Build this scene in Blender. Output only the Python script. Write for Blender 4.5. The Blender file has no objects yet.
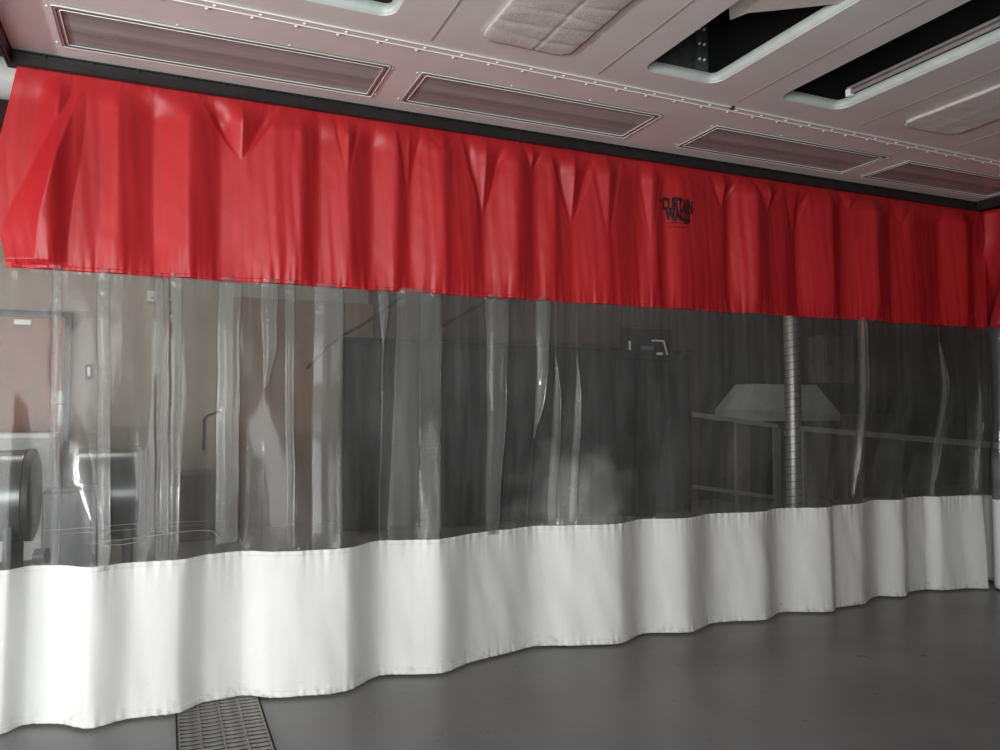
import bpy, bmesh, math, random
from mathutils import Vector, noise, Matrix
random.seed(4)
sc = bpy.context.scene
COL = sc.collection
PI = math.pi

# ------------------------------------------------------------------ materials
def lin(c):
    return tuple(((v/255)/12.92 if v/255 <= 0.04045 else ((v/255+0.055)/1.055)**2.4) for v in c) + (1,)

def new_mat(name):
    m = bpy.data.materials.new(name); m.use_nodes = True
    nt = m.node_tree
    return m, nt, nt.nodes, nt.links, nt.nodes['Principled BSDF']

def noise_mix(nt, c1, c2, scale, detail=5, rough=.6, lo=.35, hi=.65, stretch=(1, 1, 1)):
    N, L = nt.nodes, nt.links
    tc = N.new('ShaderNodeTexCoord'); mp = N.new('ShaderNodeMapping'); mp.inputs['Scale'].default_value = stretch
    L.new(tc.outputs['Object'], mp.inputs[0])
    n = N.new('ShaderNodeTexNoise'); n.inputs['Scale'].default_value = scale; n.inputs['Detail'].default_value = detail
    n.inputs['Roughness'].default_value = rough
    L.new(mp.outputs[0], n.inputs['Vector'])
    r = N.new('ShaderNodeMapRange'); r.inputs[1].default_value = lo; r.inputs[2].default_value = hi
    L.new(n.outputs[0], r.inputs[0])
    mx = N.new('ShaderNodeMix'); mx.data_type = 'RGBA'
    mx.inputs[6].default_value = c1; mx.inputs[7].default_value = c2
    L.new(r.outputs[0], mx.inputs[0])
    return mx.outputs[2], n.outputs[0], tc

def simple(name, c1, c2=None, scale=6, rough=.5, metal=0., bump=0., bscale=None, spec=.5, stretch=(1, 1, 1), coat=0.):
    m, nt, N, L, P = new_mat(name)
    c1 = lin(c1); c2 = lin(c2) if c2 else tuple(v*.9 for v in c1[:3])+(1,)
    col, fac, tc = noise_mix(nt, c1, c2, scale, stretch=stretch)
    L.new(col, P.inputs['Base Color'])
    P.inputs['Roughness'].default_value = rough; P.inputs['Metallic'].default_value = metal
    P.inputs['Specular IOR Level'].default_value = spec
    P.inputs['Coat Weight'].default_value = coat
    if bump:
        b = N.new('ShaderNodeBump'); b.inputs['Strength'].default_value = bump; b.inputs['Distance'].default_value = .01
        n = N.new('ShaderNodeTexNoise'); n.inputs['Scale'].default_value = bscale or scale*4; n.inputs['Detail'].default_value = 4
        L.new(tc.outputs['Object'], n.inputs['Vector'])
        L.new(n.outputs[0], b.inputs['Height']); L.new(b.outputs[0], P.inputs['Normal'])
    return m

M = {}
M['ceiling'] = simple('painted_sheet_metal', (222, 219, 217), (213, 210, 208), 3, rough=.36, bump=.04, bscale=2.5, spec=.6)
M['lip'] = simple('galvanised_lip', (205, 212, 208), (190, 200, 196), 12, rough=.4)
M['trim_metal'] = simple('light_fixture_metal', (168, 162, 160), (156, 150, 148), 8, rough=.3, metal=.3)
M['bright_edge'] = simple('white_fittings_and_edge_glint', (250, 249, 248), (245, 244, 243), 20, rough=.25)  # near-white: edge glints put into the colour, also used for rivets and screws
M['plenum'] = simple('plenum_unlit_sheet', (42, 44, 43), (30, 32, 31), 5, rough=.6)  # near-black: the unlit inside of the boxes is put into the colour
M['plenum_grey'] = simple('galvanised_inner_sheet', (96, 104, 100), (74, 80, 78), 14, rough=.5, metal=.3)
M['filter'] = simple('filter_mat_fabric', (212, 203, 197), (200, 192, 186), 30, rough=.95, bump=.3, bscale=120)
M['filter_grey'] = simple('grey_filter_fabric', (214, 210, 207), (206, 202, 199), 30, rough=.7, bump=.2, bscale=120)
M['filter_seam'] = simple('filter_seam_thread', (86, 80, 76), None, 40, rough=.9)
M['rail'] = simple('black_anodised_rail', (44, 42, 42), (36, 34, 34), 9, rough=.42, metal=.2)
M['rail_dark'] = simple('black_hanger_plastic', (20, 20, 20), None, 9, rough=.5)
M['reflector'] = simple('lamp_reflector', (232, 230, 228), (222, 220, 218), 5, rough=.4)
M['tube'] = simple('unlit_tube_glass', (214, 210, 204), (200, 196, 190), 5, rough=.25)
M['socket'] = simple('socket_plastic', (150, 120, 112), None, 5, rough=.5)
M['dark_mark'] = simple('dark_mark', (52, 44, 42), None, 9, rough=.7)
M['wall'] = simple('beige_block_wall', (158, 150, 139), (148, 140, 130), 2.2, rough=.85, bump=.1, bscale=40)
M['wall_brown'] = simple('brown_panel', (134, 112, 98), (120, 100, 88), 2.2, rough=.8)
M['wall_dark'] = simple('dark_wall_paint', (100, 84, 77), (90, 75, 69), 1.4, rough=.85)
M['wall_gray'] = simple('grey_wall_paint', (76, 78, 74), (66, 68, 64), 1.4, rough=.85)
M['wall_front'] = simple('booth_side_wall', (40, 39, 38), (34, 33, 33), 1.4, rough=.8)
M['wood'] = simple('varnished_wood', (140, 80, 50), (118, 64, 40), 9, rough=.5, stretch=(4, 4, .5))
M['door_frame'] = simple('grey_door_frame', (66, 64, 62), None, 9, rough=.5)
M['steel'] = simple('brushed_steel', (170, 168, 164), (150, 148, 144), 20, rough=.5, metal=1., stretch=(1, 1, 8))
M['drum'] = simple('grey_enamelled_drum', (104, 107, 107), (88, 92, 92), 6, rough=.27, metal=.6)
M['drum_dark'] = simple('dark_drum_band', (48, 46, 44), (38, 37, 36), 6, rough=.5)
M['machine'] = simple('machine_paint', (44, 48, 50), (36, 39, 41), 6, rough=.45)
M['box_grey'] = simple('grey_cabinet_paint', (104, 98, 92), (92, 87, 82), 6, rough=.6)
M['black_cloth'] = simple('black_heavy_cloth', (34, 35, 36), (26, 27, 28), 2.5, rough=.8, bump=.3, bscale=5)
M['duct'] = simple('spiral_duct_metal', (225, 225, 220), (205, 205, 200), 12, rough=.38, metal=.78)
M['duct_seam'] = simple('duct_seam_metal', (92, 92, 90), None, 12, rough=.5, metal=.6)
M['white_rail'] = simple('white_railing_paint', (132, 132, 127), (118, 118, 113), 12, rough=.5)
M['hood'] = simple('pale_hood_paint', (196, 198, 194), (184, 186, 182), 6, rough=.6)
M['frame_white'] = simple('white_plastic', (228, 228, 224), None, 6, rough=.5)
M['grate'] = simple('galvanised_grate', (150, 147, 142), (112, 110, 106), 26, rough=.5, metal=.2)
M['pit'] = simple('grate_frame_and_pit_shade', (24, 24, 24), None, 5, rough=.9)
M['ink'] = simple('printed_black_ink', (26, 16, 18), None, 9, rough=.6)
M['hose'] = simple('black_hose_rubber', (40, 36, 34), None, 9, rough=.6)
M['screen'] = simple('dull_blue_screen', (92, 100, 104), None, 9, rough=.3)

# floor : glossy grey epoxy with faint stains
def mk_floor():
    m, nt, N, L, P = new_mat('grey_epoxy_floor')
    col, fac, tc = noise_mix(nt, lin((132, 133, 132)), lin((120, 121, 121)), 1.1, detail=8)
    n2 = N.new('ShaderNodeTexNoise'); n2.inputs['Scale'].default_value = 9; n2.inputs['Detail'].default_value = 6
    L.new(tc.outputs['Object'], n2.inputs['Vector'])
    r = N.new('ShaderNodeMapRange'); r.inputs[1].default_value = .66; r.inputs[2].default_value = .8
    L.new(n2.outputs[0], r.inputs[0])
    mx = N.new('ShaderNodeMix'); mx.data_type = 'RGBA'; mx.inputs[7].default_value = lin((60, 58, 56))
    L.new(r.outputs[0], mx.inputs[0]); L.new(col, mx.inputs[6]); L.new(mx.outputs[2], P.inputs['Base Color'])
    rr = N.new('ShaderNodeMapRange'); P.inputs['Specular IOR Level'].default_value = .22; rr.inputs[3].default_value = .28; rr.inputs[4].default_value = .4
    L.new(fac, rr.inputs[0]); L.new(rr.outputs[0], P.inputs['Roughness'])
    b = N.new('ShaderNodeBump'); b.inputs['Strength'].default_value = .08; b.inputs['Distance'].default_value = .01
    L.new(n2.outputs[0], b.inputs['Height']); L.new(b.outputs[0], P.inputs['Normal'])
    return m
M['floor'] = mk_floor()

# vinyl-coated fabrics
def fabric(name, c1, c2, rough, dirt=None, spec=.5, transl=.0):
    m, nt, N, L, P = new_mat(name)
    col, fac, tc = noise_mix(nt, lin(c1), lin(c2), 3.5, detail=6, stretch=(1, 1, .35))
    if dirt:     # scuffed soil along the bottom hem of the skirt
        sx = N.new('ShaderNodeSeparateXYZ'); L.new(tc.outputs['Object'], sx.inputs[0])
        n = N.new('ShaderNodeTexNoise'); n.inputs['Scale'].default_value = 22; n.inputs['Detail'].default_value = 6
        L.new(tc.outputs['Object'], n.inputs['Vector'])
        r = N.new('ShaderNodeMapRange'); r.inputs[1].default_value = .0; r.inputs[2].default_value = .12
        r.inputs[3].default_value = .3; r.inputs[4].default_value = 0
        L.new(sx.outputs[2], r.inputs[0])
        a = N.new('ShaderNodeMath'); a.operation = 'ADD'; L.new(n.outputs[0], a.inputs[0]); L.new(r.outputs[0], a.inputs[1])
        r2 = N.new('ShaderNodeMapRange'); r2.inputs[1].default_value = .72; r2.inputs[2].default_value = 1.05; r2.inputs[4].default_value = .6
        L.new(a.outputs[0], r2.inputs[0])
        mx = N.new('ShaderNodeMix'); mx.data_type = 'RGBA'; mx.inputs[7].default_value = lin(dirt)
        L.new(r2.outputs[0], mx.inputs[0]); L.new(col, mx.inputs[6]); col = mx.outputs[2]
    L.new(col, P.inputs['Base Color']); P.inputs['Roughness'].default_value = rough
    P.inputs['Specular IOR Level'].default_value = spec
    n3 = N.new('ShaderNodeTexNoise'); n3.inputs['Scale'].default_value = 9; n3.inputs['Detail'].default_value = 5
    L.new(tc.outputs['Object'], n3.inputs['Vector'])
    b = N.new('ShaderNodeBump'); b.inputs['Strength'].default_value = .05; b.inputs['Distance'].default_value = .02
    L.new(n3.outputs[0], b.inputs['Height']); L.new(b.outputs[0], P.inputs['Normal'])
    if transl:
        out = N['Material Output']
        t = N.new('ShaderNodeBsdfTranslucent'); L.new(col, t.inputs[0])
        ms = N.new('ShaderNodeMixShader'); ms.inputs[0].default_value = transl
        L.new(P.outputs[0], ms.inputs[1]); L.new(t.outputs[0], ms.inputs[2]); L.new(ms.outputs[0], out.inputs[0])
    return m
M['red'] = fabric('red_coated_vinyl', (194, 42, 46), (180, 34, 40), .4, spec=.5, transl=.1)
M['white'] = fabric('white_coated_vinyl', (232, 233, 231), (222, 223, 221), .5, dirt=(120, 112, 104), spec=.35, transl=.06)

def mk_clear():
    m, nt, N, L, P = new_mat('clear_flexible_vinyl')
    N.remove(P); out = N['Material Output']
    tc = N.new('ShaderNodeTexCoord')
    def nz(scale, detail, stretch=(1, 1, 1)):
        mp = N.new('ShaderNodeMapping'); mp.inputs['Scale'].default_value = stretch
        L.new(tc.outputs['Object'], mp.inputs[0])
        n = N.new('ShaderNodeTexNoise'); n.inputs['Scale'].default_value = scale; n.inputs['Detail'].default_value = detail
        L.new(mp.outputs[0], n.inputs['Vector']); return n.outputs[0]
    def mr(v, a, b, c, d):
        r = N.new('ShaderNodeMapRange'); L.new(v, r.inputs[0])
        for i, q in enumerate((a, b, c, d)): r.inputs[i+1].default_value = q
        return r.outputs[0]
    def mth(op, a, b):
        q = N.new('ShaderNodeMath'); q.operation = op
        for i, v in enumerate((a, b)):
            if isinstance(v, (int, float)): q.inputs[i].default_value = v
            else: L.new(v, q.inputs[i])
        return q.outputs[0]
    streak = mr(nz(7, 4, (3, 3, .15)), .35, .75, 0, .05)
    cloud = mr(nz(2.2, 5), .4, .75, 0, .035)
    # a cloudy grey smudge left where the sheet has been rubbed
    mp = N.new('ShaderNodeMapping'); L.new(tc.outputs['Object'], mp.inputs[0])
    mp.inputs['Location'].default_value = (.33/.42, 0, -.86/.34); mp.inputs['Scale'].default_value = (1/.42, .01, 1/.34)
    ln = N.new('ShaderNodeVectorMath'); ln.operation = 'LENGTH'; L.new(mp.outputs[0], ln.inputs[0])
    smn = mr(nz(5, 5), .3, .7, -.4, .4)
    sm = mr(mth('ADD', ln.outputs['Value'], smn), 1.15, .0, 0, .26)
    haze = mth('ADD', mth('ADD', mth('ADD', streak, cloud), sm), .062)
    tr = N.new('ShaderNodeBsdfTransparent'); tr.inputs[0].default_value = (.93, .935, .93, 1)
    df = N.new('ShaderNodeBsdfDiffuse'); df.inputs[0].default_value = (.62, .63, .62, 1)
    m1 = N.new('ShaderNodeMixShader'); L.new(haze, m1.inputs[0]); L.new(tr.outputs[0], m1.inputs[1]); L.new(df.outputs[0], m1.inputs[2])
    gl = N.new('ShaderNodeBsdfGlossy'); gl.inputs['Roughness'].default_value = .035; gl.inputs[0].default_value = (1, 1, 1, 1)
    g2 = N.new('ShaderNodeBsdfGlossy'); g2.inputs['Roughness'].default_value = .27
    mg = N.new('ShaderNodeMixShader'); mg.inputs[0].default_value = .6; L.new(gl.outputs[0], mg.inputs[1]); L.new(g2.outputs[0], mg.inputs[2])
    fr = N.new('ShaderNodeFresnel'); fr.inputs[0].default_value = 1.33
    b = N.new('ShaderNodeBump'); b.inputs['Strength'].default_value = .25; b.inputs['Distance'].default_value = .02
    wr = mth('ADD', nz(9, 3, (1, 1, .25)), mth('MULTIPLY', nz(38, 2), mr(nz(2.6, 2),   .5, .68, 0, .6)))
    L.new(wr, b.inputs['Height'])
    L.new(b.outputs[0], gl.inputs['Normal']); L.new(b.outputs[0], g2.inputs['Normal']); L.new(b.outputs[0], fr.inputs['Normal'])
    m2 = N.new('ShaderNodeMixShader'); L.new(fr.outputs[0], m2.inputs[0]); L.new(m1.outputs[0], m2.inputs[1]); L.new(mg.outputs[0], m2.inputs[2])
    L.new(m2.outputs[0], out.inputs[0])
    return m
M['clear'] = mk_clear()

def mk_glass():
    m, nt, N, L, P = new_mat('lamp_cover_glass')
    N.remove(P); out = N['Material Output']
    tr = N.new('ShaderNodeBsdfTransparent'); tr.inputs[0].default_value = (.9, .9, .9, 1)
    gl = N.new('ShaderNodeBsdfGlossy'); gl.inputs['Roughness'].default_value = .16
    fr = N.new('ShaderNodeFresnel'); fr.inputs[0].default_value = 1.28
    tc = N.new('ShaderNodeTexCoord'); n = N.new('ShaderNodeTexNoise'); n.inputs['Scale'].default_value = 3
    L.new(tc.outputs['Object'], n.inputs['Vector'])
    b = N.new('ShaderNodeBump'); b.inputs['Strength'].default_value = .05; L.new(n.outputs[0], b.inputs['Height']); L.new(b.outputs[0], gl.inputs['Normal'])
    df = N.new('ShaderNodeBsdfDiffuse'); df.inputs[0].default_value = (.86, .86, .86, 1); mh = N.new('ShaderNodeMixShader'); hv, hf, _ = noise_mix(nt, (.28, .28, .28, 1), (.42, .42, .42, 1), 1.0, 2, lo=.38, hi=.6, stretch=(.25, 9, 1)); L.new(hv, mh.inputs[0])
    L.new(tr.outputs[0], mh.inputs[1]); L.new(df.outputs[0], mh.inputs[2])
    m2 = N.new('ShaderNodeMixShader'); L.new(fr.outputs[0], m2.inputs[0]); L.new(mh.outputs[0], m2.inputs[1]); L.new(gl.outputs[0], m2.inputs[2])
    L.new(m2.outputs[0], out.inputs[0]); return m
M['glass'] = mk_glass()

# ------------------------------------------------------------------ helpers
def thing(name, label, cat, loc=(0, 0, 0), group=None):
    o = bpy.data.objects.new(name, None); COL.objects.link(o); o.location = loc
    o.empty_display_size = .1
    o['label'] = label; o['category'] = cat
    if group: o['group'] = group
    return o
def tag(o, label, cat, group=None):
    o['label'] = label; o['category'] = cat
    if group: o['group'] = group
    return o
class MB:
    """collects world-space geometry for one mesh"""
    def __init__(s): s.bm = bmesh.new()
    def face(s, pts):
        return s.bm.faces.new([s.bm.verts.new(p) for p in pts])
    def box(s, x0, x1, y0, y1, z0, z1, bev=0., rot=None, ctr=None):
        r = bmesh.ops.create_cube(s.bm, size=1)
        vs = r['verts']
        for v in vs:
            v.co = Vector(((x0+x1)/2+v.co.x*(x1-x0), (y0+y1)/2+v.co.y*(y1-y0), (z0+z1)/2+v.co.z*(z1-z0)))
        if bev:
            es = list({e for v in vs for e in v.link_edges})
            g = bmesh.ops.bevel(s.bm, geom=es, offset=bev, segments=2, profile=.5, affect='EDGES')
            vs = list({v for f in g['faces'] for v in f.verts} | {v for v in vs if v.is_valid})
        if rot is not None:
            bmesh.ops.rotate(s.bm, verts=vs, cent=ctr or ((x0+x1)/2, (y0+y1)/2, (z0+z1)/2), matrix=rot)
        return s
    def tube(s, pts, r, n=10, caps=True):
        pts = [Vector(p) for p in pts]; rings = []
        for i, p in enumerate(pts):
            t = (pts[min(i+1, len(pts)-1)]-pts[max(i-1, 0)]).normalized()
            a = t.cross(Vector((0, 0, 1)))
            if a.length < .05: a = t.cross(Vector((0, 1, 0)))
            a.normalize(); b = t.cross(a)
            rr = r[i] if isinstance(r, (list, tuple)) else r
            rings.append([s.bm.verts.new(p+a*math.cos(2*PI*k/n)*rr+b*math.sin(2*PI*k/n)*rr) for k in range(n)])
        for A, B in zip(rings, rings[1:]):
            for k in range(n): s.bm.faces.new((A[k], A[(k+1) % n], B[(k+1) % n], B[k]))
        if caps: s.bm.faces.new(rings[0][::-1]); s.bm.faces.new(rings[-1])
        return s
    def dome(s, c, r, down=True, flat=.5):
        rings = []; n = 10
        for j in range(4):
            a = j*PI/2/4
            rings.append([s.bm.verts.new((c[0]+r*math.cos(a)*math.cos(2*PI*k/n), c[1]+r*math.cos(a)*math.sin(2*PI*k/n), c[2]-r*flat*math.sin(a))) for k in range(n)])
        for A, B in zip(rings, rings[1:]):
            for k in range(n): s.bm.faces.new((A[k], A[(k+1) % n], B[(k+1) % n], B[k]))
        s.bm.faces.new(rings[-1]); return s
    def build(s, name, mat, parent=None, origin=None, smooth=False, kind=None, angle=None):
        bmesh.ops.recalc_face_normals(s.bm, faces=s.bm.faces)
        return link(name, s.bm, mat, parent, origin, smooth, kind, angle)
def wloc(p):
    v = Vector((0, 0, 0))
    while p is not None: v += p.location; p = p.parent
    return v
def link(name, bm, mat, parent=None, origin=None, smooth=False, kind=None, angle=None):
    me = bpy.data.meshes.new(name)
    if parent is not None: off = wloc(parent)
    else: off = Vector(origin or (0, 0, 0))
    bmesh.ops.translate(bm, verts=bm.verts, vec=-off)
    bm.to_mesh(me); bm.free()
    o = bpy.data.objects.new(name, me); COL.objects.link(o)
    if parent is not None: o.parent = parent
    else: o.location = off
    me.materials.append(M[mat])
    if smooth:
        for f in me.polygons: f.use_smooth = True
        if angle: me.set_sharp_from_angle(angle=math.radians(angle))
    if kind: o['kind'] = kind
    return o
def rrect(x0, x1, y0, y1, r, n=6):
    P = []
    for cx, cy, a0 in ((x1-r, y1-r, 0), (x0+r, y1-r, 90), (x0+r, y0+r, 180), (x1-r, y0+r, 270)):
        for k in range(n+1):
            a = math.radians(a0+90*k/n); P.append((cx+r*math.cos(a), cy+r*math.sin(a)))
    return P
def plate(name, outer, holes, z0, z1, mat, parent=None, kind=None):
    """flat sheet with holes, thickness z0..z1"""
    cu = bpy.data.curves.new('tmp', 'CURVE'); cu.dimensions = '2D'; cu.fill_mode = 'BOTH'
    for loop in [outer]+holes:
        sp = cu.splines.new('POLY'); sp.points.add(len(loop)-1); sp.use_cyclic_u = True
        for p, q in zip(sp.points, loop): p.co = (q[0], q[1], 0, 1)
    cu.extrude = (z1-z0)/2
    ob = bpy.data.objects.new('tmp', cu); COL.objects.link(ob)
    dg = bpy.context.evaluated_depsgraph_get()
    me = bpy.data.meshes.new_from_object(ob.evaluated_get(dg))
    bpy.data.objects.remove(ob)
    bm = bmesh.new(); bm.from_mesh(me); bpy.data.meshes.remove(me)
    bmesh.ops.translate(bm, verts=bm.verts, vec=(0, 0, (z0+z1)/2))
    bmesh.ops.remove_doubles(bm, verts=bm.verts, dist=1e-5)
    return link(name, bm, mat, parent, kind=kind)
def copy_tree(o, parent=None, dloc=None):
    kids = [c for c in o.children]
    c = o.copy(); COL.objects.link(c)
    if parent is not None: c.parent = parent
    if dloc is not None: c.location = Vector(o.location)+Vector(dloc)
    for k in kids: copy_tree(k, c)
    return c

# ------------------------------------------------------------------ camera
F = 770.; H = 1.47; PITCH = math.radians(2.46); YAW = math.radians(-23.5)
cam = bpy.data.cameras.new('camera'); cam.lens = F*36/1000; cam.sensor_width = 36; cam.clip_start = .05; cam.clip_end = 100
co = bpy.data.objects.new('camera', cam); COL.objects.link(co)
co.location = (0, 0, H); co.rotation_euler = (PI/2+PITCH, 0, YAW); sc.camera = co
RM = co.rotation_euler.to_matrix()
def ray(px, py): return RM @ Vector(((px-500)/F, -(py-375)/F, -1))
def on_y(px, py, y):
    r = ray(px, py); t = y/r.y; return Vector((r.x*t, y, H+r.z*t))
def on_z(px, py, z):
    r = ray(px, py); t = (z-H)/r.z; return Vector((r.x*t, r.y*t, z))

YC = 4.15          # the curtain's plane
ZC = 3.14          # underside of the sheet-metal ceiling
CX0, CX1 = -.68, 6.0

# ------------------------------------------------------------------ setting
MB().box(-6, 14, -4.6, 10.3, -.1, 0).build('floor', 'floor', kind='structure')
MB().box(-6, 14, -4.6, 10.3, 4.3, 4.4).build('ceiling_outer', 'wall_dark', kind='structure')
MB().box(-6.1, -6, -4.6, 10.3, 0, 4.3).build('wall_left', 'wall', kind='structure')
MB().box(14, 14.1, -4.6, 10.3, 0, 4.3).build('wall_right', 'wall_gray', kind='structure')
# wall behind the curtain: a beige stretch, a brown stretch, then darker paint
xa = on_y(232, 400, 10.1).x; xb = on_y(345, 400, 10.1).x; xc = on_y(700, 400, 10.1).x
MB().box(-6, xb+.3, 10.1, 10.2, 0, 4.3).build('wall_back', 'wall', kind='structure')
MB().box(xa, xb+.35, 10.02, 10.099, .0, 2.85).build('wall_panel', 'wall_brown', kind='structure')
MB().box(xb+.3, xc, 10.1, 10.2, 0, 4.3).build('wall_back_middle', 'wall_dark', kind='structure')
MB().box(xc, 14, 10.1, 10.2, 0, 4.3).build('wall_back_right', 'wall_gray', kind='structure')
# wall behind the camera with the open vehicle door that lets the daylight in
DX0, DX1, DZ = -4.5, -.3, 2.6
FY = -1.6
w = MB(); w.box(-6, DX0, FY-.15, FY, 0, 4.3); w.box(DX1, 14, FY-.15, FY, 0, 4.3); w.box(DX0, DX1, FY-.15, FY, DZ, 4.3)
w.build('wall_front', 'wall_front', kind='structure')
w = MB()      # frame of the open vehicle entrance
w.box(DX0, DX0+.06, FY-.1, FY+.02, 0, DZ); w.box(DX1-.06, DX1, FY-.1, FY+.02, 0, DZ); w.box(DX0, DX1, FY-.1, FY+.02, DZ-.06, DZ)
w.build('door_2', 'door_frame', kind='structure')
# unseen slot window in the left wall, added for glints on the vinyl folds
WY0, WY1, WZ0, WZ1 = -1.4, 2.8, .95, 1.22
w = MB()
for y in (WY0, (WY0+WY1)/2, WY1): w.box(-6, -5.94, y-.04, y+.04, WZ0-.05, WZ1+.05)
for z in (WZ0, WZ1): w.box(-6, -5.94, WY0-.05, WY1+.05, z-.04, z+.04)
w.build('glint_window_1', 'frame_white', kind='structure')

# ------------------------------------------------------------------ ceiling of the bay
LX = [-.455, 1.15, 2.965, 4.575]; LLEN = [1.43, 1.41, 1.41, 1.34]
LY0, LY1 = 3.60, 3.985
OX = [.415, 1.265, 2.13, 3.0, 3.92]; OW = .455; OY0, OY1 = 1.5, 3.15
lh = [rrect(x, x+l, LY0, LY1, .012, 2) for x, l in zip(LX, LLEN)]
oh = [rrect(x, x+OW, OY0, OY1, .075, 7) for x in OX]
plate('ceiling', [(CX0, -.6), (CX1, -.6), (CX1, 4.125), (CX0, 4.125)], lh+oh, ZC, ZC+.012, 'ceiling', kind='structure')
# folded seams between the sheets
s = MB()
for k in range(-1, 6):
    x = OX[0]-.21+.875*k + (.0 if k < 4 else .03)
    if x < CX0+.1 or x > CX1-.1: continue
    s.box(x-.0015, x+.0015, -.5, 3.27, ZC-.0035, ZC)
s.build('trim_1', 'trim_metal', kind='structure')
# lapped strip with two rows of rivets
def seam_y(x): return 3.305+.012*x
S0, S1 = seam_y(CX0), seam_y(CX1)
s = MB()
s.bm.faces.new([s.bm.verts.new(p) for p in ((CX0, S0+.002, ZC-.004), (CX1, S1+.002, ZC-.004), (CX1, S1+.046, ZC-.004), (CX0, S0+.046, ZC-.004))])
for d in (0, .046):
    s.tube([(CX0, S0+d, ZC-.003), (CX1, S1+d, ZC-.003)], .0028, 6)
strip = s.build('trim_2', 'ceiling', kind='structure')
s = MB()
for d in (0, .046):
    s.tube([(CX0, S0+d, ZC-.0055), (CX1, S1+d, ZC-.0055)], .0022, 6)
s.build('strip_edge_glint', 'bright_edge', parent=strip)  # thin white lines painting the glint along both edges of the strip
rivet = None
for k in range(37):
    x = CX0+.08+k*.183
    for d, dx in ((.027, .03), (.066, 0)):
        if rivet is None:
            rivet = MB().dome((x+dx, seam_y(x)+d, ZC-.0035), .0088, flat=.6).build('rivet', 'bright_edge', parent=strip, smooth=True)
            rx, ry = x+dx, seam_y(x)+d
        else:
            c = rivet.copy(); COL.objects.link(c); c.parent = strip; c.location = (x+dx-rx, seam_y(x)+d-ry, 0)
# plenum above the openings: one box per opening, unlit dark put into its colour
def opening(i, label):
    x0, x1 = OX[i], OX[i]+OW
    t = thing('vent_opening', label, 'ceiling opening', (x0+OW/2, OY1, ZC), 'openings in the sheet metal ceiling')
    outer = rrect(x0-.001, x1+.001, OY0, OY1, .075, 7)
    b = MB(); lo = [b.bm.verts.new((p[0], p[1], ZC+.001)) for p in outer]
    inner = rrect(x0+.016, x1-.016, OY0+.016, OY1-.014, .03, 7)
    hi = [b.bm.verts.new((p[0], p[1], ZC+.052)) for p in inner]
    n = len(lo)
    for k in range(n): b.bm.faces.new((lo[k], lo[(k+1) % n], hi[(k+1) % n], hi[k]))
    lp = b.build('lip', 'lip', parent=t, smooth=True)
    md = lp.modifiers.new('thick', 'SOLIDIFY'); md.thickness = .002; md.offset = 1
    return t
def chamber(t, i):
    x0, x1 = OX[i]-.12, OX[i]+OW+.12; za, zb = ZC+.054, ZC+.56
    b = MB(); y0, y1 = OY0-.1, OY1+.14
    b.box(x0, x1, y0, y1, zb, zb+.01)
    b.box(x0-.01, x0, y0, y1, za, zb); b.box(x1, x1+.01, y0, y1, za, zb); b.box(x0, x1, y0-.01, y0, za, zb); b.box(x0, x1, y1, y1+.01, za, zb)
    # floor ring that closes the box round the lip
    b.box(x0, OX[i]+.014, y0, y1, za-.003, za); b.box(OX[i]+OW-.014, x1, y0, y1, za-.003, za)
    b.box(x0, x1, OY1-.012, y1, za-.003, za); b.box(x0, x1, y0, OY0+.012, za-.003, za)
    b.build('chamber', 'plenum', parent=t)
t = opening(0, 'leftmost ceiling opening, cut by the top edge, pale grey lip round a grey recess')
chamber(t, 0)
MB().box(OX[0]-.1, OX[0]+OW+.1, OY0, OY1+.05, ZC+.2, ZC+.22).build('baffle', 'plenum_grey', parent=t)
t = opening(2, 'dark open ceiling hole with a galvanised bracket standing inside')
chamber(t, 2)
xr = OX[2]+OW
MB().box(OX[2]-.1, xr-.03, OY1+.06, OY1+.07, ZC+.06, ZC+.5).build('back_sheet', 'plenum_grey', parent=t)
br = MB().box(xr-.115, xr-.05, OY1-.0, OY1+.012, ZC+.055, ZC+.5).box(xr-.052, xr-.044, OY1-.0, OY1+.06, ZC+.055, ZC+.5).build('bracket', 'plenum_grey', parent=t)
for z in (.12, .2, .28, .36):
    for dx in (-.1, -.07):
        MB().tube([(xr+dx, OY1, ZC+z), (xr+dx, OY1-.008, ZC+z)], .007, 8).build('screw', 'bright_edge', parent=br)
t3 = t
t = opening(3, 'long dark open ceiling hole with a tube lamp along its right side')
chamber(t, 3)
xr = OX[3]+OW
lb = thing('tube_lamp', 'slim tube lamp lying along the right lip of the dark ceiling hole', 'lamp', (xr-.07, OY1-.1, ZC+.06))
MB().box(xr-.06, xr-.03, OY0+.08, OY1-.1, ZC+.07, ZC+.085, .004).build('base', 'trim_metal', parent=lb)
MB().tube([(xr-.045, OY0+.1, ZC+.055), (xr-.045, OY1-.12, ZC+.055)], .011, 14).build('tube', 'trim_metal', parent=lb, smooth=True, angle=40)
MB().box(xr-.062, xr-.028, OY1-.125, OY1-.095, ZC+.035, ZC+.075, .004).build('lamp_holder', 'bright_edge', parent=lb)
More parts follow.
